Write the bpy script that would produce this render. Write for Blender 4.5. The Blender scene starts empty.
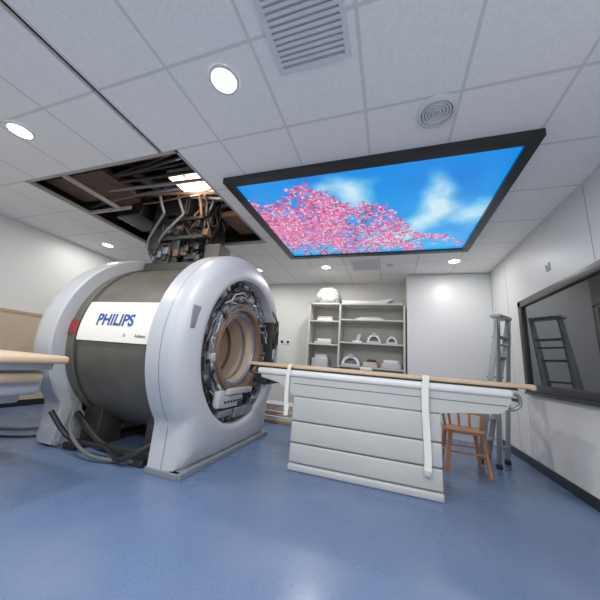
import bpy, bmesh, math, random
import numpy as np
from mathutils import Vector, Matrix, noise
random.seed(7); rng=np.random.default_rng(5)
scene=bpy.context.scene
COL=scene.collection
pi=math.pi

# ---------------------------------------------------------------- materials
def lin(c):
    c=c/255.0
    return c/12.92 if c<=0.04045 else ((c+0.055)/1.055)**2.4
def rgb(r,g,b): return (lin(r),lin(g),lin(b),1)
def mat(name,c,rough=0.5,metal=0.0,noise=0.0,scale=8.0,bump=0.0,spec=None,coat=0.0):
    m=bpy.data.materials.new(name); m.use_nodes=True
    nt=m.node_tree; p=nt.nodes['Principled BSDF']
    col=rgb(*c)
    p.inputs['Base Color'].default_value=col
    p.inputs['Roughness'].default_value=rough
    p.inputs['Metallic'].default_value=metal
    if coat: p.inputs['Coat Weight'].default_value=coat
    if noise or bump:
        tc=nt.nodes.new('ShaderNodeTexCoord'); n=nt.nodes.new('ShaderNodeTexNoise')
        n.inputs['Scale'].default_value=scale; n.inputs['Detail'].default_value=6
        nt.links.new(tc.outputs['Object'],n.inputs['Vector'])
        if noise:
            r=nt.nodes.new('ShaderNodeMapRange')
            r.inputs['From Min'].default_value=.3; r.inputs['From Max'].default_value=.7
            r.inputs['To Min'].default_value=1-noise; r.inputs['To Max'].default_value=1+noise*.6
            nt.links.new(n.outputs['Fac'],r.inputs['Value'])
            v=nt.nodes.new('ShaderNodeVectorMath'); v.operation='SCALE'
            v.inputs[0].default_value=col[:3]
            nt.links.new(r.outputs['Result'],v.inputs['Scale'])
            nt.links.new(v.outputs['Vector'],p.inputs['Base Color'])
        if bump:
            b=nt.nodes.new('ShaderNodeBump'); b.inputs['Strength'].default_value=bump; b.inputs['Distance'].default_value=.01
            nt.links.new(n.outputs['Fac'],b.inputs['Height']); nt.links.new(b.outputs['Normal'],p.inputs['Normal'])
    return m
def emis(name,c,s):
    m=bpy.data.materials.new(name); m.use_nodes=True
    p=m.node_tree.nodes['Principled BSDF']
    p.inputs['Base Color'].default_value=rgb(*c)
    p.inputs['Emission Color'].default_value=rgb(*c); p.inputs['Emission Strength'].default_value=s
    return m
M=dict(
 wall=mat('wall_paint',(212,213,211),.45,noise=.03,scale=1.5),
 wallb=mat('wall_back_paint',(208,208,203),.5,noise=.03,scale=1.5),
 white=mat('white_laminate',(216,218,219),.35),
 shelfw=mat('shelf_laminate',(192,192,184),.4),
 shell=mat('scanner_shell',(176,181,188),.38,noise=.02,scale=3),
 shelld=mat('scanner_shell_seam',(110,115,125),.5),
 vessel=mat('vessel_steel',(88,86,79),.5,metal=.12,noise=.18,scale=5,bump=.05),
 vesseld=mat('vessel_steel_dark',(58,56,52),.5,metal=.2,noise=.2,scale=6),
 black=mat('black_plastic',(22,22,24),.4),
 dark=mat('dark_metal',(44,44,46),.45,metal=.4,noise=.3,scale=20),
 mid=mat('grey_metal',(124,127,133),.4,metal=.3,noise=.1,scale=12),
 alu=mat('aluminium',(140,144,148),.4,metal=.4),
 lgrey=mat('light_grey_plate',(178,180,184),.4,noise=.05,scale=20),
 copper=mat('copper_resin',(116,88,68),.5,noise=.2,scale=14),
 bore=mat('bore_liner',(184,164,140),.5,noise=.1,scale=6),
 tan=mat('tan_board',(200,172,142),.5,noise=.08,scale=10),
 wood=mat('orange_wood',(190,128,84),.45,noise=.12,scale=12),
 base=mat('table_enamel',(176,180,179),.38,noise=.03,scale=4),
 seam=mat('panel_gap',(84,86,86),.6),
 brown=mat('plenum_brown',(84,62,52),.8,noise=.4,scale=4),
 rust=mat('beam_primer',(104,70,54),.7,noise=.3,scale=8),
 tbar=mat('ceiling_t_bar',(170,165,158),.5),
 strap=mat('white_webbing',(222,222,216),.8),
 label=mat('label_plate',(236,236,230),.4),
 blue=mat('logo_blue',(20,66,150),.5),
 red=mat('red_tag',(130,32,34),.5),
 beige=mat('beige_panel',(190,170,146),.5,noise=.05,scale=3),
 sky=mat('hose_grey',(90,90,92),.5),
 brass=mat('brass_fitting',(150,122,76),.4,metal=.7),
 green=mat('circuit_board',(70,80,74),.5,noise=.3,scale=40),
 bluew=mat('blue_wire',(50,64,110),.5),
 plastic=mat('wrap_plastic',(206,206,204),.3,bump=1.0,scale=14),
 card=mat('cardboard',(176,148,114),.7),
)
fm=bpy.data.materials.new('blue_vinyl'); fm.use_nodes=True
nt=fm.node_tree; p=nt.nodes['Principled BSDF']; p.inputs['Roughness'].default_value=.27
tc=nt.nodes.new('ShaderNodeTexCoord')
n1=nt.nodes.new('ShaderNodeTexNoise'); n1.inputs['Scale'].default_value=90; n1.inputs['Detail'].default_value=3
n2=nt.nodes.new('ShaderNodeTexNoise'); n2.inputs['Scale'].default_value=1.6; n2.inputs['Detail'].default_value=8
for n in (n1,n2): nt.links.new(tc.outputs['Object'],n.inputs['Vector'])
cr=nt.nodes.new('ShaderNodeValToRGB'); cr.color_ramp.elements[0].position=.3; cr.color_ramp.elements[1].position=.7
cr.color_ramp.elements[0].color=rgb(71,93,131); cr.color_ramp.elements[1].color=rgb(91,113,149)
nt.links.new(n1.outputs['Fac'],cr.inputs['Fac'])
mx=nt.nodes.new('ShaderNodeMix'); mx.data_type='RGBA'
mr=nt.nodes.new('ShaderNodeMapRange'); mr.inputs['From Min'].default_value=.48; mr.inputs['From Max'].default_value=.75; mr.inputs['To Max'].default_value=.5
nt.links.new(n2.outputs['Fac'],mr.inputs['Value']); nt.links.new(mr.outputs['Result'],mx.inputs[0])
nt.links.new(cr.outputs['Color'],mx.inputs[6]); mx.inputs[7].default_value=rgb(114,128,150)
nt.links.new(mx.outputs[2],p.inputs['Base Color'])
rr=nt.nodes.new('ShaderNodeMapRange'); rr.inputs['From Min'].default_value=.3; rr.inputs['From Max'].default_value=.7; rr.inputs['To Min'].default_value=.2; rr.inputs['To Max'].default_value=.38
nt.links.new(n2.outputs['Fac'],rr.inputs['Value']); nt.links.new(rr.outputs['Result'],p.inputs['Roughness'])
M['floor']=fm
cm=bpy.data.materials.new('ceiling_tiles'); cm.use_nodes=True
nt=cm.node_tree; p=nt.nodes['Principled BSDF']; p.inputs['Roughness'].default_value=.7
tc=nt.nodes.new('ShaderNodeTexCoord'); sp=nt.nodes.new('ShaderNodeSeparateXYZ'); nt.links.new(tc.outputs['Object'],sp.inputs[0])
def mth(op,a,b=None):
    n=nt.nodes.new('ShaderNodeMath'); n.operation=op
    for i,v in enumerate((a,b)):
        if v is None: continue
        if isinstance(v,(int,float)): n.inputs[i].default_value=v
        else: nt.links.new(v,n.inputs[i])
    return n.outputs[0]
def edge(s,off):
    f=mth('FRACT',mth('DIVIDE',mth('ADD',s,off),.6))
    return mth('GREATER_THAN',mth('ABSOLUTE',mth('SUBTRACT',f,.5)),.483)
e=mth('MAXIMUM',edge(sp.outputs['X'],1.97+12),edge(sp.outputs['Y'],-1.6+12))
nz=nt.nodes.new('ShaderNodeTexNoise'); nz.inputs['Scale'].default_value=60; nt.links.new(tc.outputs['Object'],nz.inputs['Vector'])
c2=nt.nodes.new('ShaderNodeValToRGB'); c2.color_ramp.elements[0].position=.35;c2.color_ramp.elements[1].position=.65
c2.color_ramp.elements[0].color=rgb(240,239,234); c2.color_ramp.elements[1].color=rgb(248,247,243)
nt.links.new(nz.outputs['Fac'],c2.inputs['Fac'])
mx=nt.nodes.new('ShaderNodeMix'); mx.data_type='RGBA'; nt.links.new(e,mx.inputs[0]); nt.links.new(c2.outputs['Color'],mx.inputs[6]); mx.inputs[7].default_value=rgb(216,216,213)
nt.links.new(mx.outputs[2],p.inputs['Base Color'])
bp=nt.nodes.new('ShaderNodeBump'); bp.inputs['Strength'].default_value=.25; bp.inputs['Distance'].default_value=.006
nt.links.new(mth('SUBTRACT',1.0,e),bp.inputs['Height']); nt.links.new(bp.outputs['Normal'],p.inputs['Normal'])
M['ceil']=cm
gm=bpy.data.materials.new('dark_window_glass'); gm.use_nodes=True
p=gm.node_tree.nodes['Principled BSDF']; p.inputs['Base Color'].default_value=rgb(30,36,38); p.inputs['Roughness'].default_value=.03
p.inputs['IOR'].default_value=1.6; p.inputs['Specular IOR Level'].default_value=.65
M['glass']=gm
M['lamp']=emis('lamp_diffuser',(255,252,245),9)
M['warm']=emis('plenum_lamp',(255,222,190),3.0)

# ---------------------------------------------------------------- builders
def link(o,parent=None):
    COL.objects.link(o)
    if parent is not None: o.parent=parent
    return o
def empty(name):
    o=bpy.data.objects.new(name,None); o.empty_display_size=.1; COL.objects.link(o); return o
class B:
    def __init__(s,name,parent=None):
        s.name=name; s.parent=parent; s.v=[]; s.f=[]; s.mi=[]; s.mats=[]; s.sm=[]
    def _m(s,m):
        m=M[m]
        if m not in s.mats: s.mats.append(m)
        return s.mats.index(m)
    def add(s,verts,faces,m,smooth=False):
        k=len(s.v); s.v+= [tuple(v) for v in verts]; i=s._m(m)
        for f in faces: s.f.append(tuple(k+a for a in f)); s.mi.append(i); s.sm.append(smooth)
    def box(s,x0,x1,y0,y1,z0,z1,m,bev=0.0,mtx=None):
        bm=bmesh.new(); bmesh.ops.create_cube(bm,size=1)
        for v in bm.verts:
            v.co=Vector(((x0+x1)/2+v.co.x*(x1-x0),(y0+y1)/2+v.co.y*(y1-y0),(z0+z1)/2+v.co.z*(z1-z0)))
        if bev: bmesh.ops.bevel(bm,geom=bm.edges[:],offset=bev,segments=3,affect='EDGES',profile=.5)
        if mtx is not None: bm.transform(mtx)
        bm.verts.index_update()
        s.add([v.co[:] for v in bm.verts],[[v.index for v in f.verts] for f in bm.faces],m,bool(bev)); bm.free()
    def cyl(s,a,b,r,m,r2=None,n=16,smooth=True):
        a=Vector(a);b=Vector(b); d=(b-a); q=d.to_track_quat('Z','Y'); r2=r if r2 is None else r2
        vs=[];fs=[]
        for i in range(n):
            t=2*pi*i/n; vs.append(a+q@Vector((r*math.cos(t),r*math.sin(t),0)))
        for i in range(n):
            t=2*pi*i/n; vs.append(b+q@Vector((r2*math.cos(t),r2*math.sin(t),0)))
        for i in range(n): fs.append((i,(i+1)%n,n+(i+1)%n,n+i))
        s.add(vs,fs,m,smooth)
        s.add(vs[:n],[tuple(reversed(range(n)))],m); s.add(vs[n:],[tuple(range(n))],m)
    def tube(s,pts,r,m,n=8,steps=8):
        P=[Vector(p) for p in pts]
        if len(P)>2:
            Q=[]
            for i in range(len(P)-1):
                p0=P[max(i-1,0)];p1=P[i];p2=P[i+1];p3=P[min(i+2,len(P)-1)]
                for k in range(steps):
                    t=k/steps
                    Q.append(.5*((2*p1)+(-p0+p2)*t+(2*p0-5*p1+4*p2-p3)*t*t+(-p0+3*p1-3*p2+p3)*t**3))
            Q.append(P[-1]); P=Q
        vs=[];fs=[]; last=None
        for i,p in enumerate(P):
            d=(P[min(i+1,len(P)-1)]-P[max(i-1,0)]).normalized()
            if last is None:
                ref=Vector((0,0,1)) if abs(d.z)<.9 else Vector((1,0,0)); u=d.cross(ref).normalized()
            else: u=(last-d*last.dot(d)).normalized()
            last=u; w=d.cross(u)
            for k in range(n):
                t=2*pi*k/n; vs.append(p+u*r*math.cos(t)+w*r*math.sin(t))
        for i in range(len(P)-1):
            for k in range(n): fs.append((i*n+k,i*n+(k+1)%n,(i+1)*n+(k+1)%n,(i+1)*n+k))
        s.add(vs,fs,m,True)
    def lathex(s,prof,yc,zc,m,n=96,a0=0,a1=2*pi,smooth=True):
        closed=abs(a1-a0-2*pi)<1e-6; vs=[];fs=[]; cnt=n if closed else n+1
        for x,r in prof:
            for i in range(cnt):
                t=a0+(a1-a0)*i/n; vs.append((x,yc+r*math.cos(t),zc+r*math.sin(t)))
        for j in range(len(prof)-1):
            for i in range(n):
                k=(i+1)%cnt
                fs.append((j*cnt+i,j*cnt+k,(j+1)*cnt+k,(j+1)*cnt+i))
        s.add(vs,fs,m,smooth)
    def prism(s,poly,axis,a,b,m):
        n=len(poly)
        def P(u,v,w): return {'x':(w,u,v),'y':(u,w,v),'z':(u,v,w)}[axis]
        vs=[P(u,v,a) for u,v in poly]+[P(u,v,b) for u,v in poly]
        fs=[tuple(range(n)),tuple(reversed(range(n,2*n)))]+[(i,n+i,n+(i+1)%n,(i+1)%n) for i in range(n)]
        s.add(vs,fs,m)
    def done(s,fix=True):
        me=bpy.data.meshes.new(s.name); me.from_pydata(s.v,[],s.f)
        for m in s.mats: me.materials.append(m)
        me.polygons.foreach_set('material_index',s.mi); me.polygons.foreach_set('use_smooth',s.sm)
        me.update()
        if fix:
            bm=bmesh.new(); bm.from_mesh(me); bmesh.ops.recalc_face_normals(bm,faces=bm.faces[:])
            bm.to_mesh(me); bm.free()
        try: me.set_sharp_from_angle(angle=math.radians(38))
        except Exception: pass
        return link(bpy.data.objects.new(s.name,me),s.parent)

H=2.76; XL,XR=-5.4,1.645; YF,YB=-2.6,5.75
# ---------------------------------------------------------------- room shell
b=B('floor'); b.box(XL-.1,XR+.1,YF-.1,YB+.1,-.06,0,'floor'); b.done()
for nm,a in (('wall_left',(XL-.1,XL,YF,YB,0,H)),('wall_right',(XR,XR+.1,YF,YB,0,H)),('wall_back',(XL-.1,XR+.1,YB,YB+.1,0,H)),('wall_front',(XL-.1,XR+.1,YF-.1,YF,0,H))):
    b=B(nm); b.box(*a,'wallb' if nm=='wall_back' else 'wall')
    if nm=='wall_right':
        for yy in (.4,1.6,2.8,4.62): b.box(XR-.0015,XR+.001,yy-.002,yy+.002,.12,H,'shelld')
    b.done()
HX0,HX1,HY0,HY1=-3.97,-1.82,1.6,3.55
SX0,SX1,SY0,SY1=-2.03,-1.98,.2,1.6
b=B('ceiling')
t=.03
b.box(XL,HX0,YF,YB,H,H+t,'ceil')
b.box(HX0,HX1,HY1,YB,H,H+t,'ceil')
b.box(HX1,XR,YF,YB,H,H+t,'ceil')
b.box(HX0,SX0,YF,HY0,H,H+t,'ceil')
b.box(SX1,HX1,YF,HY0,H,H+t,'ceil')
b.box(SX0,SX1,YF,SY0,H,H+t,'ceil')
b.done()
b=B('roof_void')
z1=3.75
b.box(HX0-.5,HX1+.6,-.2,HY1+.5,z1,z1+.05,'brown')
b.box(HX0-.55,HX0-.5,-.2,HY1+.5,H+.04,z1,'brown'); b.box(HX1+.6,HX1+.65,-.2,HY1+.5,H+.04,z1,'brown')
b.box(HX0-.5,HX1+.6,-.25,-.2,H+.04,z1,'brown'); b.box(HX0-.5,HX1+.6,HY1+.5,HY1+.55,H+.04,z1,'brown')
for x in (-3.8,-3.1,-2.45,-1.8):
    b.box(x-.05,x+.05,-.2,HY1+.5,z1-.2,z1,'rust')
for y in (1.0,1.9,2.5,3.1):
    b.box(HX0-.5,HX1+.6,y-.02,y+.02,H+.45,H+.53,'rust')
b.box(-3.9,-3.3,1.6,HY1+.4,H+.22,H+.4,'rust',.02)
b.box(-3.92,-3.0,1.75,2.2,H+.10,H+.13,'brown',.005); b.box(-2.25,-1.9,2.9,3.45,H+.12,H+.2,'rust',.01)
b.box(-2.95,-2.05,1.68,1.80,H+.16,H+.26,'brown',.01)
b.tube([(-4.3,2.0,3.1),(-3.3,2.1,3.15),(-2.9,2.2,3.05),(-2.85,3.9,3.12)],.05,'dark')
b.tube([(-4.3,3.2,3.0),(-3.0,3.1,3.05),(-2.0,3.3,3.0),(-1.5,3.3,3.1)],.07,'dark')
for k in range(18):
    y=1.65+k*.1; b.tube([(-4.4,y,3.1+random.uniform(-.2,.2)),(-3.2,y+random.uniform(-.2,.2),2.95+random.uniform(-.1,.2)),(-1.5,y,3.05+random.uniform(-.2,.3))],random.choice([.012,.02]),random.choice(['dark','copper','mid','black','black']))
YC,ZC,R=2.88,1.09,1.085; RI=.80; FW=.84; RV=.95
zt=ZC+RV
turret_tubes=[]
for k in range(54):
    x=random.uniform(-3.0,-2.15); y=YC+random.uniform(-.32,.2); h=random.uniform(.05,.35); x2=random.uniform(-3.15,-2.25)
    e_=(x2,y+random.uniform(-.15,.12),H-.005); r_=random.choice([.012,.018,.025,.034]); m_=random.choice(['black','black','dark','black','dark','black','mid','copper'])
    turret_tubes.append(([(x,y,zt+h),(x+random.uniform(-.15,.15),y+random.uniform(-.1,.1),zt+.38+random.uniform(-.1,.1)),e_],r_,m_))
    b.tube([e_,(x2+random.uniform(-.1,.1),e_[1]+random.uniform(-.1,.1),H+.3),(x2+random.uniform(-.5,.2),e_[1]+random.uniform(-.2,.3),H+.6)],r_,m_)
b.cyl((-2.78,YC-.02,H),(-2.78,YC-.02,H+.5),.10,'dark',n=24); b.cyl((-2.4,YC,H),(-2.4,YC,H+.5),.055,'mid',n=20)
b.box(-3.05,-2.55,YC-.32,YC-.05,H,H+.38,'black',.01); b.box(-3.7,-3.25,2.5,2.95,H+.03,H+.3,'black',.02)
b.done()
b=B('ceiling_opening_grid')
for (x0,x1,y0,y1) in ((HX0,HX0+.03,HY0,HY1),(HX1-.03,HX1,HY0,HY1),(HX0,HX1,HY0,HY0+.03),(HX0,HX1,HY1-.03,HY1),(-3.40,-3.375,HY0,2.3),(HX0,-3.2,2.3,2.325)):
    b.box(x0,x1,y0,y1,H-.004,H+.035,'tbar')
b.done()
b=B('void_lamp'); b.box(-2.48,-2.02,2.15,2.52,2.98,3.02,'warm',.005); b.box(-2.50,-2.0,2.13,2.54,3.02,3.07,'tbar')
b.box(-2.27,-2.24,2.14,2.53,2.965,2.985,'tbar')
b.cyl((-2.4,2.3,3.07),(-2.4,2.3,z1),.006,'dark');b.cyl((-2.1,2.3,3.07),(-2.1,2.3,z1),.006,'dark'); vo=b.done()
L=bpy.data.lights.new('void_lamp_glow','POINT'); L.energy=9; L.color=(1,.85,.7); L.shadow_soft_size=.15
lo=bpy.data.objects.new('void_lamp_glow',L); lo.location=(-2.25,2.33,2.9); link(lo,vo)

b=B('baseboard_right'); b.box(XR-.015,XR,YF,5.24,0,.1,'black',.003); b.done()
b=B('baseboard_back'); b.box(XL,-1.56,YB-.015,YB,0,.1,'black',.003); b.done()
b=B('baseboard_left'); b.box(XL,XL+.015,YF,YB,0,.1,'black',.003); b.done()
b=B('wall_panelling'); b.box(XL+.016,XL+.05,.2,5.0,.1,1.38,'beige'); b.box(XL+.016,XL+.06,.2,5.0,1.38,1.42,'card')
for y in (1.2,2.2,3.2,4.2): b.box(XL+.05,XL+.052,y-.005,y+.005,.1,1.38,'seam')
b.done()

b=B('window_1')
y0,y1,za,zb=1.5,4.2,.87,1.99
fw=.085
for bx in ((y0,y1,za,za+fw),(y0,y1,zb-fw,zb),(y0,y0+fw,za,zb),(y1-fw,y1,za,zb)):
    b.box(XR-.05,XR+.005,*bx,'black',.006)
b.box(XR-.02,XR-.012,y0+fw,y1-fw,za+fw,zb-fw,'glass')
b.box(XR-.065,XR-.03,y0-.0,y1+.0,za-.03,za,'black',.005)
b.done()

# ---------------------------------------------------------------- ceiling fittings
def downlight(x,y,w=24,r=.08):
    b=B('ceiling_downlight')
    n=32
    vs=[];fs=[]
    prof=[(r*1.25,H-.001),(r*1.22,H-.01),(r*1.02,H-.012),(r,H-.004)]
    for rr,z in prof:
        for i in range(n):
            t=2*pi*i/n; vs.append((x+rr*math.cos(t),y+rr*math.sin(t),z))
    for j in range(len(prof)-1):
        for i in range(n): fs.append((j*n+i,j*n+(i+1)%n,(j+1)*n+(i+1)%n,(j+1)*n+i))
    b.add(vs,fs,'white',True)
    b.add([(x+r*math.cos(2*pi*i/n),y+r*math.sin(2*pi*i/n),H-.005) for i in range(n)],[tuple(range(n))],'lamp')
    o=b.done(fix=False)
    L=bpy.data.lights.new('downlight_beam','AREA'); L.shape='DISK'; L.size=r*2; L.energy=w; L.color=(1,.985,.955)
    lo=bpy.data.objects.new('downlight_beam',L); lo.location=(x,y,H-.02); link(lo,o)
for x,y,w_ in ((-3.05,1.10,20),(-1.04,1.16,27),(-4.79,3.22,10),(-1.13,4.69,18),(.97,4.61,9),(-2.56,4.74,17),(.6,.3,30),(-3.05,-.9,24),(-1.04,-.9,38),(.6,-1.2,36),(-4.6,.4,14)):  # last five are unseen fixtures out of frame, added to brighten the room
    downlight(x,y,w_)

def zlathe(b,x,y,prof,m,n=40):
    vs=[];fs=[]
    for rr,z in prof:
        for i in range(n):
            t=2*pi*i/n; vs.append((x+rr*math.cos(t),y+rr*math.sin(t),z))
    for j in range(len(prof)-1):
        for i in range(n): fs.append((j*n+i,j*n+(i+1)%n,(j+1)*n+(i+1)%n,(j+1)*n+i))
    b.add(vs,fs,m,True)
b=B('ceiling_speaker')
zlathe(b,.30,1.72,[(.13,H-.001),(.128,H-.015),(.105,H-.025),(.1,H-.02)],'white')
for r in (.095,.075,.055,.035): zlathe(b,.30,1.72,[(r,H-.012),(r-.004,H-.022),(r-.012,H-.022),(r-.016,H-.012)],'white')
zlathe(b,.30,1.72,[(.1,H-.008),(.001,H-.008)],'shelld')
zlathe(b,.30,1.72,[(.022,H-.01),(.02,H-.024),(.001,H-.026)],'lgrey')
b.done()
def grille(name,x,y,s):
    b=B(name)
    for a in ((x-s,x+s,y-s,y-s+.03),(x-s,x+s,y+s-.03,y+s),(x-s,x-s+.03,y-s+.03,y+s-.03),(x+s-.03,x+s,y-s+.03,y+s-.03)): b.box(*a,H-.015,H-.001,'white')
    k=12
    for i in range(k):
        yy=y-s+.04+(2*s-.08)*(i+.5)/k; b.box(x-s+.03,x+s-.03,yy-.010,yy+.006,H-.014,H-.004,'white')
    b.box(x-s+.02,x+s-.02,y-s+.02,y+s-.02,H-.003,H-.001,'lgrey')
    b.done()
grille('air_vent',-.42,4.66,.24); grille('air_vent',-.44,1.0,.22)
b=B('smoke_detector'); zlathe(b,.0,4.7,[(.055,H-.001),(.052,H-.02),(.035,H-.035),(.001,H-.036)],'white'); b.done()

# sky screen -----------------------------------------------------------
W,Hh=640,500
def fnoise(gw,gh,seed):
    r=np.random.default_rng(seed); g=r.random((gh+2,gw+2))
    ys=np.linspace(0,gh,Hh); xs=np.linspace(0,gw,W)
    yi=ys.astype(int);xi=xs.astype(int);fy=(ys-yi)[:,None];fx=(xs-xi)[None,:]
    fy=fy*fy*(3-2*fy);fx=fx*fx*(3-2*fx)
    return (g[yi][:,xi]*(1-fx)+g[yi][:,xi+1]*fx)*(1-fy)+(g[yi+1][:,xi]*(1-fx)+g[yi+1][:,xi+1]*fx)*fy
N=sum(fnoise(int(3*2**k*1.1),int(2.4*2**k),k+11)*.5**(k+1) for k in range(6))
S=np.linspace(0,1,W)[None,:]*np.ones((Hh,1)); T=np.linspace(0,1,Hh)[:,None]*np.ones((1,W))
img=np.zeros((Hh,W,3))
deep=np.array([0,132,232.]); light=np.array([40,184,246.])
g=np.clip(.08+.8*T-.15*S,0,1)[...,None]
img[:]=deep*(1-g)+light*g
def blob(cs,ct,rs,rt): return np.exp(-(((S-cs)/rs)**2+((T-ct)/rt)**2))
cl=np.clip(blob(.46,.38,.16,.28)+blob(.36,.16,.12,.12)*.8+blob(.62,.78,.14,.2)*.8+blob(.80,.28,.08,.2)*1.1+blob(.74,.6,.09,.2)*.7+blob(.07,.65,.10,.2)*.4,0,1)
c=np.clip((N-.40)*3.6+cl*1.6-.72,0,1)[...,None]*.94
img=img*(1-c)+np.array([218,244,253.])*c
dk=np.clip((fnoise(7,6,3)-.5)*2,0,1)[...,None]*(1-c)*.45
img=img*(1-dk)+np.array([0,98,204.])*dk
yy,xx=np.mgrid[0:Hh,0:W]
def disc(cx,cy,r,col,al=1.0):
    x0=max(0,int(cx-r-1));x1=min(W,int(cx+r+2));y0=max(0,int(cy-r-1));y1=min(Hh,int(cy+r+2))
    if x0>=x1 or y0>=y1: return
    m=((xx[y0:y1,x0:x1]-cx)**2+(yy[y0:y1,x0:x1]-cy)**2<=r*r)[...,None]*al
    img[y0:y1,x0:x1]=img[y0:y1,x0:x1]*(1-m)+np.array(col)*m
def lim_y(x): 
    s=x/W
    return Hh*(.12+.07*math.sin(s*19)+ (0 if s<.36 else (s-.36)*1.25))
tips=[]
def branch(x,y,a,L,w,d):
    n=int(L/3)+1
    for i in range(n):
        x+=3*math.cos(a); y+=3*math.sin(a); a+=random.uniform(-.08,.08)
        if y<lim_y(x)+random.uniform(-40,30): return
        disc(x,y,max(.8,w*(1-i/n*.6)),(92,44,72))
        tips.append((x,y,d))
        if d<3 and random.random()<.06: branch(x,y,a+random.choice([-1,1])*random.uniform(.35,.9),L*random.uniform(.4,.65),w*.6,d+1)
k_=W/480
for (sx,sy,a,L) in ((40,376,-1.3,350),(110,376,-1.5,340),(180,376,-1.35,310),(200,376,-.5,210),(5,340,-1.0,320),(0,290,-.9,250),(120,376,-.6,280),(60,376,-1.75,280),(230,372,-.25,190),(150,376,-1.1,280),(85,376,-1.1,340),(215,376,-1.0,220)):
    branch(sx*k_,sy*k_,a,L*k_,3.2,0)
pinks=[(232,96,166),(212,70,144),(244,156,202),(172,44,112),(252,202,224),(224,86,156)]
for x,y,d in tips:
    f=(.15,.23,.29,.34)[d]*min(1.15,max(.5,(y/Hh)*1.5))
    if x>.42*W: f*=.85
    if random.random()<f:
        base=random.choice(pinks); cx0=x+random.gauss(0,4); cy0=y+random.gauss(0,4)
        for k in range(random.randint(3,7)):
            q=random.choice([base,base,random.choice(pinks)]); an=random.uniform(0,2*pi); rr=random.uniform(1.5,5)
            disc(cx0+rr*math.cos(an),cy0+rr*math.sin(an),random.uniform(1.6,3.3),q,.96)
        if random.random()<.4: disc(cx0,cy0,1.2,(150,30,90))
img=np.clip(img,0,255)/255.0
lim=np.where(img<=.04045,img/12.92,((img+.055)/1.055)**2.4)
fx0,fx1,fy0,fy1=-1.616,1.046,2.032,4.115; fr=.085; zf=H-.03
scr=empty('ceiling_sky_screen')
ix0,ix1,iy0,iy1=fx0+fr,fx1-fr,fy0+fr,fy1-fr
co=np.zeros((Hh*W,3),dtype=np.float32)
co[:,0]=(ix0+(ix1-ix0)*S).ravel(); co[:,1]=(iy0+(iy1-iy0)*T).ravel(); co[:,2]=zf
idx=np.arange(Hh*W).reshape(Hh,W)
q=np.stack([idx[:-1,:-1],idx[1:,:-1],idx[1:,1:],idx[:-1,1:]],-1).reshape(-1,4)
me=bpy.data.meshes.new('led_panel'); me.vertices.add(Hh*W); me.vertices.foreach_set('co',co.ravel())
me.loops.add(q.size); me.loops.foreach_set('vertex_index',q.ravel().astype(np.int32))
me.polygons.add(len(q)); me.polygons.foreach_set('loop_start',np.arange(0,q.size,4,dtype=np.int32))
me.update(calc_edges=True)
ca=me.color_attributes.new('picture','FLOAT_COLOR','POINT')
buf=np.ones((Hh*W,4),dtype=np.float32); buf[:,:3]=lim.reshape(-1,3); ca.data.foreach_set('color',buf.ravel())
sm=bpy.data.materials.new('led_picture'); sm.use_nodes=True; nt=sm.node_tree; p=nt.nodes['Principled BSDF']
at=nt.nodes.new('ShaderNodeVertexColor'); at.layer_name='picture'
p.inputs['Base Color'].default_value=(.02,.02,.02,1); p.inputs['Roughness'].default_value=.3
nt.links.new(at.outputs['Color'],p.inputs['Emission Color']); p.inputs['Emission Strength'].default_value=.83
me.materials.append(sm); link(bpy.data.objects.new('led_panel',me),scr)
b=B('screen_frame',scr)
b.box(fx0,fx1,fy0,iy0,H-.06,H-.001,'black'); b.box(fx0,fx1,iy1,fy1,H-.06,H-.001,'black')
b.box(fx0,ix0,iy0,iy1,H-.06,H-.001,'black'); b.box(ix1,fx1,iy0,iy1,H-.06,H-.001,'black')
b.done()

# ---------------------------------------------------------------- MRI scanner
mri=empty('mri_scanner')
def cover(name,prof,parent):
    n=160; vs=[];fs=[]
    for x,s in prof:
        for i in range(n):
            t=2*pi*i/n; dy,dz=math.cos(t),math.sin(t)
            ro=R
            if dz<0:
                rf=min((ZC-.002)/abs(dz),FW/max(abs(dy),1e-6))
                ro=max(R if ZC-.002>R*abs(dz) else (ZC-.002)/abs(dz),rf)
            r=RI+(ro-RI)*s
            vs.append((x,YC+r*dy,max(.001,ZC+r*dz)))
    for j in range(len(prof)-1):
        for i in range(n): fs.append((j*n+i,j*n+(i+1)%n,(j+1)*n+(i+1)%n,(j+1)*n+i))
    b=B(name,parent); b.add(vs,fs,'shell',True); return b
prof=[(-1.93,.5),(-1.93,.97),(-1.92,1),(-1.76,1),(-1.71,.985),(-1.67,.94),(-1.635,.86),(-1.605,.72),(-1.59,.5),(-1.58,.2),(-1.58,.06),(-1.59,.01),(-1.62,0),(-1.75,0)]
b=cover('front_cover',prof,mri)
b.box(-1.935,-1.60,YC-FW-.012,YC-FW+.04,.0,.05,'shelld',.005)
b.box(-1.70,-1.575,YC-FW-.006,YC+FW,.0,.05,'shelld',.004)
b.box(-1.606,-1.590,YC-.985,YC-.86,ZC+.12,ZC+.32,'shelld',.004)
a_=math.acos(FW/R)
b.lathex([(-1.778,R+.0015),(-1.772,R+.0015)],YC,ZC,'shelld',120,a0=-a_,a1=pi+a_)
for sg in (-1,1): b.box(-1.778,-1.772,YC+sg*FW-.0025,YC+sg*FW+.0025,.05,ZC-math.sqrt(R*R-FW*FW),'shelld')
b.done()
prof2=[(-3.12,.35),(-3.12,.95),(-3.135,1),(-3.32,1),(-3.39,.95),(-3.44,.8),(-3.47,.5),(-3.48,.1),(-3.46,0),(-3.3,0)]
cover('rear_cover',prof2,mri).done()
b=B('vacuum_vessel',mri)
b.lathex([(-3.3,.42),(-3.3,RV-.03),(-3.27,RV),(-1.76,RV),(-1.73,RV-.03),(-1.73,.42)],YC,ZC,'vessel',128)
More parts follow.
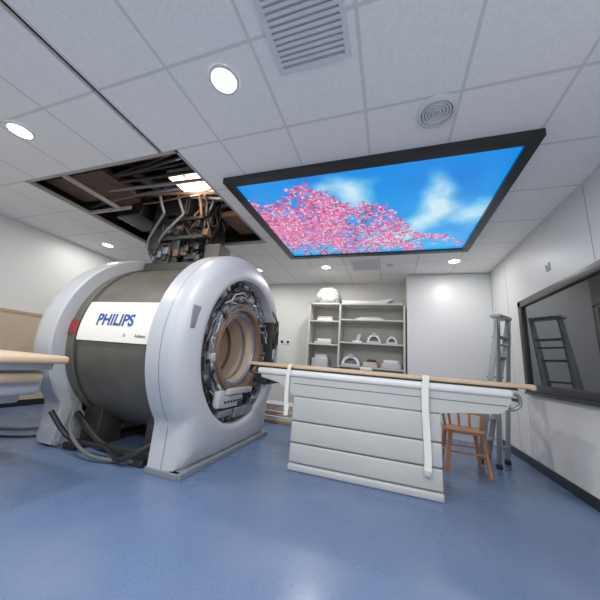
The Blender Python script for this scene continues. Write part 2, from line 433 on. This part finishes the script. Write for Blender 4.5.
for x in (-3.02,-1.98): b.lathex([(x-.03,RV),(x-.028,RV+.012),(x+.028,RV+.012),(x+.03,RV)],YC,ZC,'vessel',128)
b.lathex([(-3.0,RV+.002),(-2.94,RV+.002)],YC,ZC,'vesseld',128)
for x in (-2.95,-2.1):
    b.box(x-.12,x+.12,YC-.62,YC-.34,0,.5,'vesseld',.01); b.box(x-.12,x+.12,YC+.34,YC+.62,0,.5,'vesseld',.01)
    b.box(x-.08,x+.08,YC-.8,YC+.8,.0,.06,'dark',.01)
b.done()
def wrap(x,zz,r):
    a=math.asin((zz-ZC)/RV); return (x,YC-r*math.cos(a),ZC+r*math.sin(a))
b=B('label_plate',mri)
zs=[1.045+.385*i/12 for i in range(13)]
vs=[];fs=[]
for i,z in enumerate(zs):
    for x in (-2.95,-1.94): vs.append(wrap(x,z,RV+.022))
for i in range(12): fs.append((2*i,2*i+1,2*i+3,2*i+2))
b.add(vs,fs,'label',True)
for i in range(12):
    b.add([wrap(-2.95,zs[i],RV),wrap(-2.95,zs[i],RV+.022),wrap(-2.95,zs[i+1],RV+.022),wrap(-2.95,zs[i+1],RV)],[(0,1,2,3)],'seam')
for z in (zs[0],zs[-1]): b.add([wrap(x,z,rr) for x in(-2.95,-1.94) for rr in (RV,RV+.022)],[(0,1,3,2)],'label')
b.done(fix=False)
def text(s,name,x,z,h,m,bold=0.0):
    cu=bpy.data.curves.new(name,'FONT'); cu.body=s; cu.size=h; cu.offset=bold; cu.align_x='CENTER'; cu.align_y='CENTER'
    o=bpy.data.objects.new('tmp_text',cu); COL.objects.link(o)
    bpy.context.view_layer.update()
    me=bpy.data.meshes.new_from_object(o.evaluated_get(bpy.context.evaluated_depsgraph_get()))
    bpy.data.objects.remove(o)
    for v in me.vertices:
        v.co=Vector(wrap(x+v.co.x,z+v.co.y,RV+.0255))
    me.materials.clear(); me.materials.append(M[m]); me.name=name
    link(bpy.data.objects.new(name,me),mri)
text('PHILIPS','logo_lettering',-2.50,1.245,.15,'blue',.005)
text('Achieva','model_lettering',-2.14,1.11,.04,'seam',.001)
text('O','model_mark',-2.33,1.11,.035,'seam',.001)
b=B('warning_tag',mri)
b.add([wrap(x,z,RV+.014) for z in (1.1,1.17,1.24) for x in (-3.11,-2.99)],[(0,1,3,2),(2,3,5,4)],'red'); b.done()

b=B('gradient_coil',mri)
b.lathex([(-1.74,RI+.02),(-1.72,RI),(-1.72,.62)],YC,ZC,'vesseld',96)
b.lathex([(-1.72,.62),(-1.66,.62),(-1.66,.5),(-1.68,.5)],YC,ZC,'mid',96)
b.lathex([(-1.68,.5),(-1.64,.49),(-1.64,.455),(-1.70,.445)],YC,ZC,'copper',96)
b.lathex([(-1.70,.445),(-1.69,.385),(-1.72,.37)],YC,ZC,'mid',96)
b.lathex([(-1.72,.37),(-1.95,.33),(-2.9,.33),(-3.3,.40),(-3.31,.46)],YC,ZC,'bore',96)
b.lathex([(-1.80,.358),(-1.80,.35),(-1.84,.345),(-1.84,.356)],YC,ZC,'mid',96)
b.lathex([(-2.0,.335),(-2.0,.325),(-2.05,.325),(-2.05,.335)],YC,ZC,'copper',96)
b.done()
b=B('coil_electronics',mri)
def rp(a,r,x): return (x,YC+r*math.cos(a),ZC+r*math.sin(a))
def rbox(a,r,lr,lt,lx,x,m):
    Mx=Matrix.Translation(rp(a,r,x))@Matrix.Rotation(a,4,'X')
    b.box(0,lx,-lr/2,lr/2,-lt/2,lt/2,m,min(lr,lt,lx)*.12,Mx)
for k in range(36):
    a=2*pi*k/36; b.cyl(rp(a,.765,-1.72),rp(a,.765,-1.69),.016,'lgrey',n=8)
for k in range(24):
    a=2*pi*(k+.5)/24; b.cyl(rp(a,.56,-1.66),rp(a,.56,-1.645),.014,'brass' if k%4==0 else 'lgrey',n=8)
for k in range(125):
    a=random.uniform(0,2*pi); r=random.uniform(.54,.75)
    m=random.choice(['mid','dark','lgrey','black','mid','mid','vessel','dark','mid','dark','lgrey','black'])
    rbox(a,r,random.uniform(.02,.08),random.uniform(.025,.12),random.uniform(.02,.06),-1.72 if r>.62 else -1.67,m)
for k in range(26):
    a=random.uniform(0,2*pi); da=random.uniform(.3,1.1); r=random.uniform(.56,.75)
    pts=[rp(a+da*t,r+random.uniform(-.03,.03),-1.66+random.uniform(0,.04)) for t in (0,.2,.4,.6,.8,1)]
    b.tube(pts,random.choice([.005,.007,.011]),random.choice(['black','black','sky','mid','black','lgrey','bluew','dark']),6,5)
for k in range(6):
    r=.65+.02*k; b.lathex([(-1.70,r),(-1.69,r+.005),(-1.69,r+.011),(-1.70,r+.014)],YC,ZC,random.choice(['black','sky','mid']),80,a0=random.uniform(-1,0),a1=random.uniform(1.5,4))
b.box(-1.68,-1.62,YC-.30,YC+.10,ZC-.62,ZC-.50,'lgrey',.006); b.box(-1.66,-1.60,YC-.22,YC+.28,ZC-.49,ZC-.43,'lgrey',.006)
b.box(-1.67,-1.61,YC-.05,YC+.35,ZC-.74,ZC-.64,'mid',.006); b.box(-1.66,-1.59,YC-.42,YC-.32,ZC-.6,ZC-.44,'lgrey',.006)
b.box(-1.67,-1.60,YC-.36,YC-.12,ZC-.70,ZC-.64,'mid',.006)
for k in range(6): b.cyl((-1.62,YC-.26+.06*k,ZC-.56),(-1.605,YC-.26+.06*k,ZC-.56),.012,'dark',n=8)
b.box(-1.68,-1.54,YC+.62,YC+.74,ZC-.25,ZC+.42,'dark',.01); b.box(-1.56,-1.52,YC+.66,YC+.78,ZC-.1,ZC+.05,'lgrey',.006)
b.box(-1.58,-1.52,YC+.64,YC+.78,ZC+.12,ZC+.3,'black',.008); b.box(-1.60,-1.52,YC+.5,YC+.62,ZC-.35,ZC-.2,'mid',.008)
for k in range(5): b.cyl((-1.56,YC+.7,ZC+.32+.03*k),(-1.50,YC+.7,ZC+.32+.03*k),.009,'brass',n=8)
b.tube([(-1.6,YC+.6,ZC+.6),(-1.52,YC+.7,ZC+.4),(-1.52,YC+.72,ZC+.1),(-1.54,YC+.6,ZC-.3)],.012,'black')
b.done()
b=B('service_turret',mri)
b.box(-3.05,-1.97,YC-.32,YC+.34,zt-.06,zt+.05,'vesseld',.01)
b.box(-2.98,-2.6,YC-.26,YC+.26,zt+.05,zt+.3,'dark',.012)
b.cyl((-2.78,YC-.02,zt+.3),(-2.78,YC-.02,zt+.58),.15,'black',n=32); b.cyl((-2.78,YC-.02,zt+.40),(-2.78,YC-.02,zt+.44),.19,'mid',n=32)
b.cyl((-2.78,YC-.02,zt+.58),(-2.78,YC-.02,H-.004),.10,'dark',n=24); b.cyl((-2.78,YC-.02,zt+.58),(-2.78,YC-.02,zt+.61),.18,'mid',n=32)
for k in range(10):
    a=2*pi*k/10; b.cyl((-2.78+.165*math.cos(a),YC-.02+.165*math.sin(a),zt+.38),(-2.78+.165*math.cos(a),YC-.02+.165*math.sin(a),zt+.46),.012,'mid',n=6)
b.box(-2.55,-2.25,YC-.22,YC+.2,zt+.05,zt+.22,'dark',.01); b.cyl((-2.4,YC,zt+.2),(-2.4,YC,H-.004),.055,'mid',n=20)
b.cyl((-2.4,YC,zt+.45),(-2.4,YC,zt+.5),.1,'dark',n=20); b.box(-2.52,-2.3,YC-.2,YC-.06,zt+.3,zt+.66,'black',.01)
b.box(-2.2,-1.98,YC-.25,YC-.02,zt+.05,zt+.3,'vessel',.01); b.box(-2.18,-2.0,YC+.04,YC+.28,zt+.05,zt+.22,'mid',.01)
b.box(-3.06,-2.86,YC-.32,YC-.1,zt+.25,H-.006,'black',.01); b.box(-2.70,-2.56,YC-.3,YC-.18,zt+.2,zt+.68,'black',.01)
b.box(-2.86,-2.70,YC-.30,YC-.22,zt+.05,zt+.34,'vesseld',.01); b.box(-2.86,-2.70,YC-.31,YC-.24,zt+.46,zt+.64,'dark',.008)
b.box(-2.95,-2.2,YC-.33,YC-.29,zt+.36,zt+.41,'vesseld',.004); b.box(-3.0,-2.25,YC-.33,YC-.30,zt+.62,zt+.66,'dark',.004)
b.box(-2.5,-2.28,YC+.0,YC+.25,zt+.22,H-.006,'black',.01)
for pts,r_,m_ in turret_tubes: b.tube(pts,r_,m_,8,6)
for k in range(26):
    x=random.uniform(-3.0,-2.2); y=YC-.3+random.uniform(-.05,.06); z=zt+random.uniform(.06,.6)
    b.box(x-.03,x+.05,y-.03,y+.04,z-.03,z+.06,random.choice(['mid','dark','black','copper','dark','black']),.005)
b.done()
b=B('vessel_hoses',mri)
b.tube([(-3.1,1.95,.35),(-2.9,2.05,.12),(-2.5,2.1,.09),(-2.2,2.02,.06),(-1.95,2.1,.2)],.024,'black')
b.tube([(-3.0,2.1,.45),(-2.85,2.0,.2),(-2.5,1.98,.05),(-2.1,2.1,.035)],.016,'sky')
b.tube([(-3.1,2.2,.3),(-2.6,2.2,.05),(-1.95,2.25,.05)],.03,'dark')
b.done()

# ---------------------------------------------------------------- patient table
tab=empty('patient_table')
tx0,tx1,ty0,ty1=-.91,.42,2.72,3.26
DZ=.018
b=B('table_base',tab)
b.box(tx0+.02,tx1-.02,ty0+.02,ty1-.02,.06,.70,'base',.02)
b.box(tx0-.005,tx1+.005,ty0-.012,ty1+.012,.0,.06,'lgrey',.015)
for z0_,z1_ in ((.07,.235),(.245,.43),(.44,.66)):
    b.box(tx0,tx1,ty0,ty1,z0_,z1_,'base',.014)
b.box(tx0+.01,tx1-.01,ty0+.012,ty1-.012,.07,.64,'seam')
b.done()
b=B('table_deck',tab)
b.prism([(x,z+DZ) for x,z in [(-1.30,.885),(-1.28,.80),(-1.08,.76),(-.91,.655),(tx1,.655),(.60,.68),(.84,.70),(.90,.74),(.93,.80),(.935,.885)]],'y',ty0+.0,ty1,'base')
b.box(-1.33,.95,ty0-.02,ty1+.02,.83+DZ,.895+DZ,'white',.025)
b.box(-.92,.90,ty0-.004,ty0+.01,.765+DZ,.770+DZ,'seam')
b.box(-1.34,-1.22,ty0+.03,ty1-.03,.72+DZ,.83+DZ,'black',.02)
b.tube([(-1.3,ty0+.05,.84),(-1.42,ty0+.03,.86),(-1.45,ty0+.1,.92),(-1.38,ty0+.12,.95)],.018,'dark')
b.tube([(.93,ty0+.06,.88),(1.00,ty0+.06,.87),(1.01,ty0+.06,.80),(.96,ty0+.06,.76),(.90,ty0+.06,.76)],.014,'mid')
b.tube([(.93,ty1-.06,.88),(1.00,ty1-.06,.87),(1.01,ty1-.06,.80),(.96,ty1-.06,.76),(.90,ty1-.06,.76)],.014,'mid')
b.cyl((1.01,ty0+.05,.83),(1.01,ty1-.05,.83),.014,'mid')
b.done()
b=B('table_top_board',tab)
b.box(-1.46,1.10,ty0+.03,ty1-.03,.912+DZ,.945+DZ,'tan',.012)
b.box(-1.36,1.0,ty0+.05,ty1-.05,.893+DZ,.915+DZ,'dark')
b.box(1.08,1.12,ty0+.02,ty1-.02,.905+DZ,.95+DZ,'beige',.012)
b.done()
b=B('restraint_straps',tab)
def strap(x,w,zb,m='strap'):
    pts=[(ty1-.02,.95+DZ),(ty0+.02,.95+DZ),(ty0-.028,.93+DZ),(ty0-.034,.86),(ty0-.03,.7),(ty0-.022,.5),(ty0-.024,zb+.1),(ty0-.03,zb)]
    vs=[];fs=[]
    for i,(y,z) in enumerate(pts):
        dx=.008*math.sin(i*1.3)
        vs+=[(x-w/2+dx,y,z),(x+w/2+dx,y,z),(x-w/2+dx,y+.004,z+.003),(x+w/2+dx,y+.004,z+.003)]
    for i in range(len(pts)-1):
        k=4*i; fs+=[(k,k+1,k+5,k+4),(k+2,k+6,k+7,k+3),(k,k+4,k+6,k+2),(k+1,k+3,k+7,k+5)]
    b.add(vs,fs,m,True)
strap(.30,.055,.20); strap(-.97,.04,.48)
b.box(.275,.325,ty0-.04,ty0-.025,.18,.22,'lgrey',.004)
b.done()
b=B('hand_controller'); b.box(-.28,-.16,2.86,2.94,.947+DZ,.985+DZ,'lgrey',.012); b.box(-.26,-.18,2.88,2.92,.984+DZ,.99+DZ,'seam'); 
b.tube([(-.28,2.9,.96+DZ),(-.4,2.93,.957+DZ),(-.5,2.88,.955+DZ),(-.6,2.95,.955+DZ)],.006,'black'); b.done()

# ---------------------------------------------------------------- shelving, cupboard
y0,y1=5.24,5.74
sh=empty('storage_shelving')
b=B('shelf_carcass',sh)
X0,X1,XM,ZT=-1.56,.27,-.94,2.2
for x in (X0,XM,X1-.03): b.box(x,x+.03,y0,y1,0,ZT,'shelfw')
b.box(X0,X1,y0,y1,ZT-.03,ZT,'shelfw'); b.box(X0,X1,y1-.015,y1,0,ZT,'shelfw'); b.box(X0,X1,y0+.02,y1,0,.08,'shelfw')
for z in (.45,.92,1.36,1.82): b.box(X0+.03,XM,y0+.01,y1,z,z+.025,'shelfw')
for z in (.45,.98,1.42,1.86): b.box(XM+.03,X1-.03,y0+.01,y1,z,z+.025,'shelfw')
b.done()
b=B('storage_cupboard')
b.box(.30,XR-.002,y0+.02,y1,0,H-.002,'white')
b.box(.30,XR-.004,y0,y0+.02,.1,H-.01,'white',.003)
b.done()
def bumpy(name,x,y,z,sx,sy,sz,m,seed=0,f=9,amp=.18):
    bm=bmesh.new(); bmesh.ops.create_icosphere(bm,subdivisions=4,radius=1)
    for v in bm.verts:
        n=noise.noise(v.co*2.2+Vector((seed,0,0)))*amp+noise.noise(v.co*f+Vector((0,seed,0)))*amp*.3
        c=v.co*(1+n); c.x=math.copysign(abs(c.x)**.6,c.x); c.y=math.copysign(abs(c.y)**.6,c.y); c.z=math.copysign(abs(c.z)**.7,c.z)
        k=1.12-.18*max(0,c.z)
        v.co=Vector((x+c.x*sx*k,y+c.y*sy*k,max(z,z+sz+c.z*sz)))
    b=B(name); b.add([v.co[:] for v in bm.verts],[[v.index for v in fc.verts] for fc in bm.faces],m,True); bm.free(); b.done()
bumpy('wrapped_equipment',-1.22,5.45,2.201,.21,.17,.18,'plastic',3,12,.3)
def coil(name,x,y,z,w,h,d):
    b=B(name)
    n=14; vs=[];fs=[]
    for r,yy in ((1,y-d),(1,y+d),(.72,y+d),(.72,y-d)):
        for i in range(n+1):
            t=pi*i/n; vs.append((x+w*r*math.cos(t),yy,z+.03+h*r*math.sin(t)))
    for j in range(4):
        for i in range(n): fs.append((j*(n+1)+i,j*(n+1)+i+1,((j+1)%4)*(n+1)+i+1,((j+1)%4)*(n+1)+i))
    b.add(vs,fs,'white',True)
    b.box(x-w*1.08,x+w*1.08,y-d*1.05,y+d*1.05,z,z+.035,'lgrey',.01); b.box(x-w*.3,x+w*.3,y-d*1.1,y+d*.8,z+.03+h*.9,z+.05+h,'lgrey',.01)
    b.box(x-w*.7,x+w*.7,y+d*.4,y+d*.9,z+.03,z+.03+h*.6,'lgrey',.01)
    b.done()
def stack(name,x,y,z,items):
    b=B(name)
    for (w,d,h,m) in items:
        ox=random.uniform(-.02,.02); b.box(x-w+ox,x+w+ox,y-d,y+d,z,z+h,m,.006); z+=h+.0005
    b.done()
coil('head_coil',-.28,5.42,1.446,.12,.14,.12); coil('head_coil',-.70,5.45,1.006,.17,.16,.13); coil('knee_coil',.04,5.42,1.446,.09,.11,.1)
b=B('coil_tray'); b.prism([(-.88,2.201),(-.1,2.201),(.06,2.29),(.03,2.305),(-.2,2.26),(-.84,2.26),(-.92,2.275)],'y',5.3,5.6,'white'); b.box(-.8,-.2,5.32,5.58,2.262,2.275,'tan',.005); b.done()
stack('folded_linen',-1.25,5.46,1.846,[(.16,.14,.03,'white'),(.15,.14,.03,'strap'),(.15,.13,.03,'tan')])
stack('cushion_pads',-1.25,5.46,1.386,[(.17,.15,.05,'lgrey'),(.14,.13,.05,'strap')])
stack('storage_boxes',-1.28,5.46,.946,[(.16,.15,.16,'lgrey'),(.12,.12,.08,'white')])
stack('cushion_pads',-.35,5.46,1.886,[(.26,.15,.03,'strap'),(.2,.14,.03,'lgrey')])
stack('storage_boxes',.02,5.46,1.006,[(.17,.15,.09,'lgrey'),(.13,.13,.06,'white')])
stack('instrument_cases',-.33,5.46,1.006,[(.13,.15,.05,'tan'),(.12,.14,.04,'lgrey'),(.08,.1,.05,'dark')])
stack('storage_boxes',-.4,5.46,.476,[(.3,.16,.2,'card'),(.2,.13,.1,'white')])
stack('storage_boxes',-1.28,5.46,.476,[(.2,.15,.2,'white')])
b=B('surface_coil'); b.prism([(-.62,1.48),(-.56,1.48),(-.52,1.6),(-.55,1.62),(-.59,1.6)],'y',5.36,5.5,'lgrey'); b.box(-.68,-.50,5.32,5.53,1.446,1.48,'white',.006); b.done()
stack('floor_panels',-1.75,4.7,0.0,[(.45,.3,.06,'card'),(.42,.28,.05,'white'),(.4,.26,.07,'tan'),(.35,.2,.1,'lgrey')])
b=B('wall_sockets')
for k in range(4):
    x=-2.62+k*.14; b.box(x,x+.1,YB-.012,YB,1.36,1.46,'white',.003); b.box(x+.02,x+.08,YB-.014,YB-.011,1.38,1.44,'dark')
b.done()
b=B('wall_switch'); b.box(XR-.012,XR,3.46,3.53,2.18,2.27,'lgrey',.003); b.box(XR-.016,XR-.011,3.485,3.505,2.2,2.25,'shelld'); b.done()

# ---------------------------------------------------------------- step ladder (folded, leaning)
b=B('step_ladder')
T0,T1=Vector((1.31,4.02,1.76)),Vector((1.50,4.25,1.76))
F0,F1=Vector((1.04,4.10,.0)),Vector((1.20,4.40,.0))
R0,R1=Vector((1.19,3.98,.0)),Vector((1.36,4.24,.0))
def rail(a,c,w=.03,m='alu'):
    d=(c-a); q=d.to_track_quat('Z','X').to_matrix().to_4x4()
    b.box(-w,w,-w*.45,w*.45,0,d.length,m,.004,Matrix.Translation(a)@q)
rail(F0,T0);rail(F1,T1);rail(R0,T0,.024);rail(R1,T1,.024)
wd=(T1-T0).normalized(); ang=math.atan2(wd.y,wd.x)
for k in range(1,7):
    t=k/7; a=F0.lerp(T0,t);c=F1.lerp(T1,t); mid=(a+c)/2
    b.box(-(c-a).length/2,(c-a).length/2,-.045,.045,-.012,.012,'alu',.004,Matrix.Translation(mid)@Matrix.Rotation(math.atan2((c-a).y,(c-a).x),4,'Z'))
for t in (.12,.5,.8):
    a=R0.lerp(T0,t);c=R1.lerp(T1,t); b.cyl(a,c,.012,'alu',n=10)
m_=(T0+T1)/2
b.box(-.18,.17,-.05,.07,0,.04,'lgrey',.01,Matrix.Translation(m_+Vector((-.01,0,-.01)))@Matrix.Rotation(ang,4,'Z'))
for p_ in (F0,F1,R0,R1): b.box(p_.x-.03,p_.x+.03,p_.y-.025,p_.y+.025,0,.05,'black',.005)
b.done()

# ---------------------------------------------------------------- wooden chair
b=B('wooden_chair')
cx,cy=.79,3.74
seat=[(cx-.19,cy+.17),(cx-.2,cy-.08),(cx-.17,cy-.17),(cx-.08,cy-.2),(cx+.08,cy-.2),(cx+.17,cy-.17),(cx+.2,cy-.08),(cx+.19,cy+.17)]
b.prism(seat,'z',.39,.42,'wood')
for sx_,sy_ in ((-1,-1),(1,-1),(-1,1),(1,1)):
    b.cyl((cx+sx_*.15,cy+sy_*.14,.4),(cx+sx_*.20,cy+sy_*.19,0),.024,'wood',r2=.02,n=14)
for sy_ in (-1,1): b.cyl((cx-.18,cy+sy_*.168,.2),(cx+.18,cy+sy_*.168,.2),.01,'wood')
for sx_ in (-1,1): b.cyl((cx+sx_*.182,cy-.168,.16),(cx+sx_*.182,cy+.168,.16),.01,'wood')
arc=[]
for i in range(13):
    t=-.25+ (pi+.5)*i/12; arc.append((cx+.205*math.cos(t),cy-.0+.2*math.sin(t)))
vs=[];fs=[]
for i,(x,y) in enumerate(arc):
    for z,k in ((.56,1),(.65,1),(.65,.9),(.56,.9)): vs.append((cx+(x-cx)*k,cy+(y-cy)*k,z))
for i in range(12):
    for j in range(4): fs.append((4*i+j,4*i+(j+1)%4,4*i+4+(j+1)%4,4*i+4+j))
fs+= [(0,1,2,3),(48,49,50,51)]
b.add(vs,fs,'wood',True)
for i in (1,4,6,8,11):
    x,y=arc[i]; b.cyl((cx+(x-cx)*.85,cy+(y-cy)*.8,.41),(cx+(x-cx)*.95,cy+(y-cy)*.95,.57),.014,'wood')
b.done()

# ---------------------------------------------------------------- trolley at left edge
tr=empty('patient_trolley')
b=B('trolley_frame',tr)
b.box(-4.5,-2.66,1.13,1.57,.58,.79,'lgrey',.04); b.box(-4.4,-2.85,1.16,1.54,.50,.59,'base',.02)
b.box(-4.1,-3.5,1.18,1.52,.12,.52,'lgrey',.03)
b.box(-4.5,-3.4,1.1,1.6,.08,.16,'mid',.02)
for x in (-4.4,-3.5):
    for y in (1.14,1.56): b.cyl((x,y-.02,.05),(x,y+.02,.05),.05,'black',n=20)
b.cyl((-2.62,1.20,.72),(-2.62,1.5,.72),.04,'tan')
b.box(-2.70,-2.62,1.22,1.27,.70,.74,'mid',.005)
b.done()
b=B('trolley_board',tr); b.box(-4.6,-2.44,1.14,1.58,.835,.895,'tan',.025); b.box(-4.5,-2.55,1.16,1.54,.78,.84,'lgrey',.01); b.done()
b=B('floor_cable'); b.tube([(-4.4,1.8,.012),(-3.9,1.95,.012),(-3.6,2.15,.012),(-3.6,2.5,.012),(-3.65,3.0,.012)],.013,'black'); b.tube([(-4.6,2.0,.02),(-4.0,2.2,.02),(-3.7,2.6,.02)],.018,'sky'); b.done()

# ---------------------------------------------------------------- camera / world
w=bpy.data.worlds.new('world'); scene.world=w; w.use_nodes=True
w.node_tree.nodes['Background'].inputs[0].default_value=(.05,.05,.055,1)
cam=bpy.data.cameras.new('camera'); co_=bpy.data.objects.new('camera',cam); COL.objects.link(co_)
cam.sensor_width=36; cam.lens=36*272.2/600; cam.clip_start=.02
Rot=Matrix.Rotation(.327,4,'Z')@Matrix.Rotation(pi/2+.223,4,'X')@Matrix.Rotation(.081,4,'Z')
co_.matrix_world=Matrix.Translation((0,0,1.0))@Rot
scene.camera=co_
scene.view_settings.view_transform='Standard'
scene.view_settings.exposure=.14
scene.view_settings.gamma=1.15
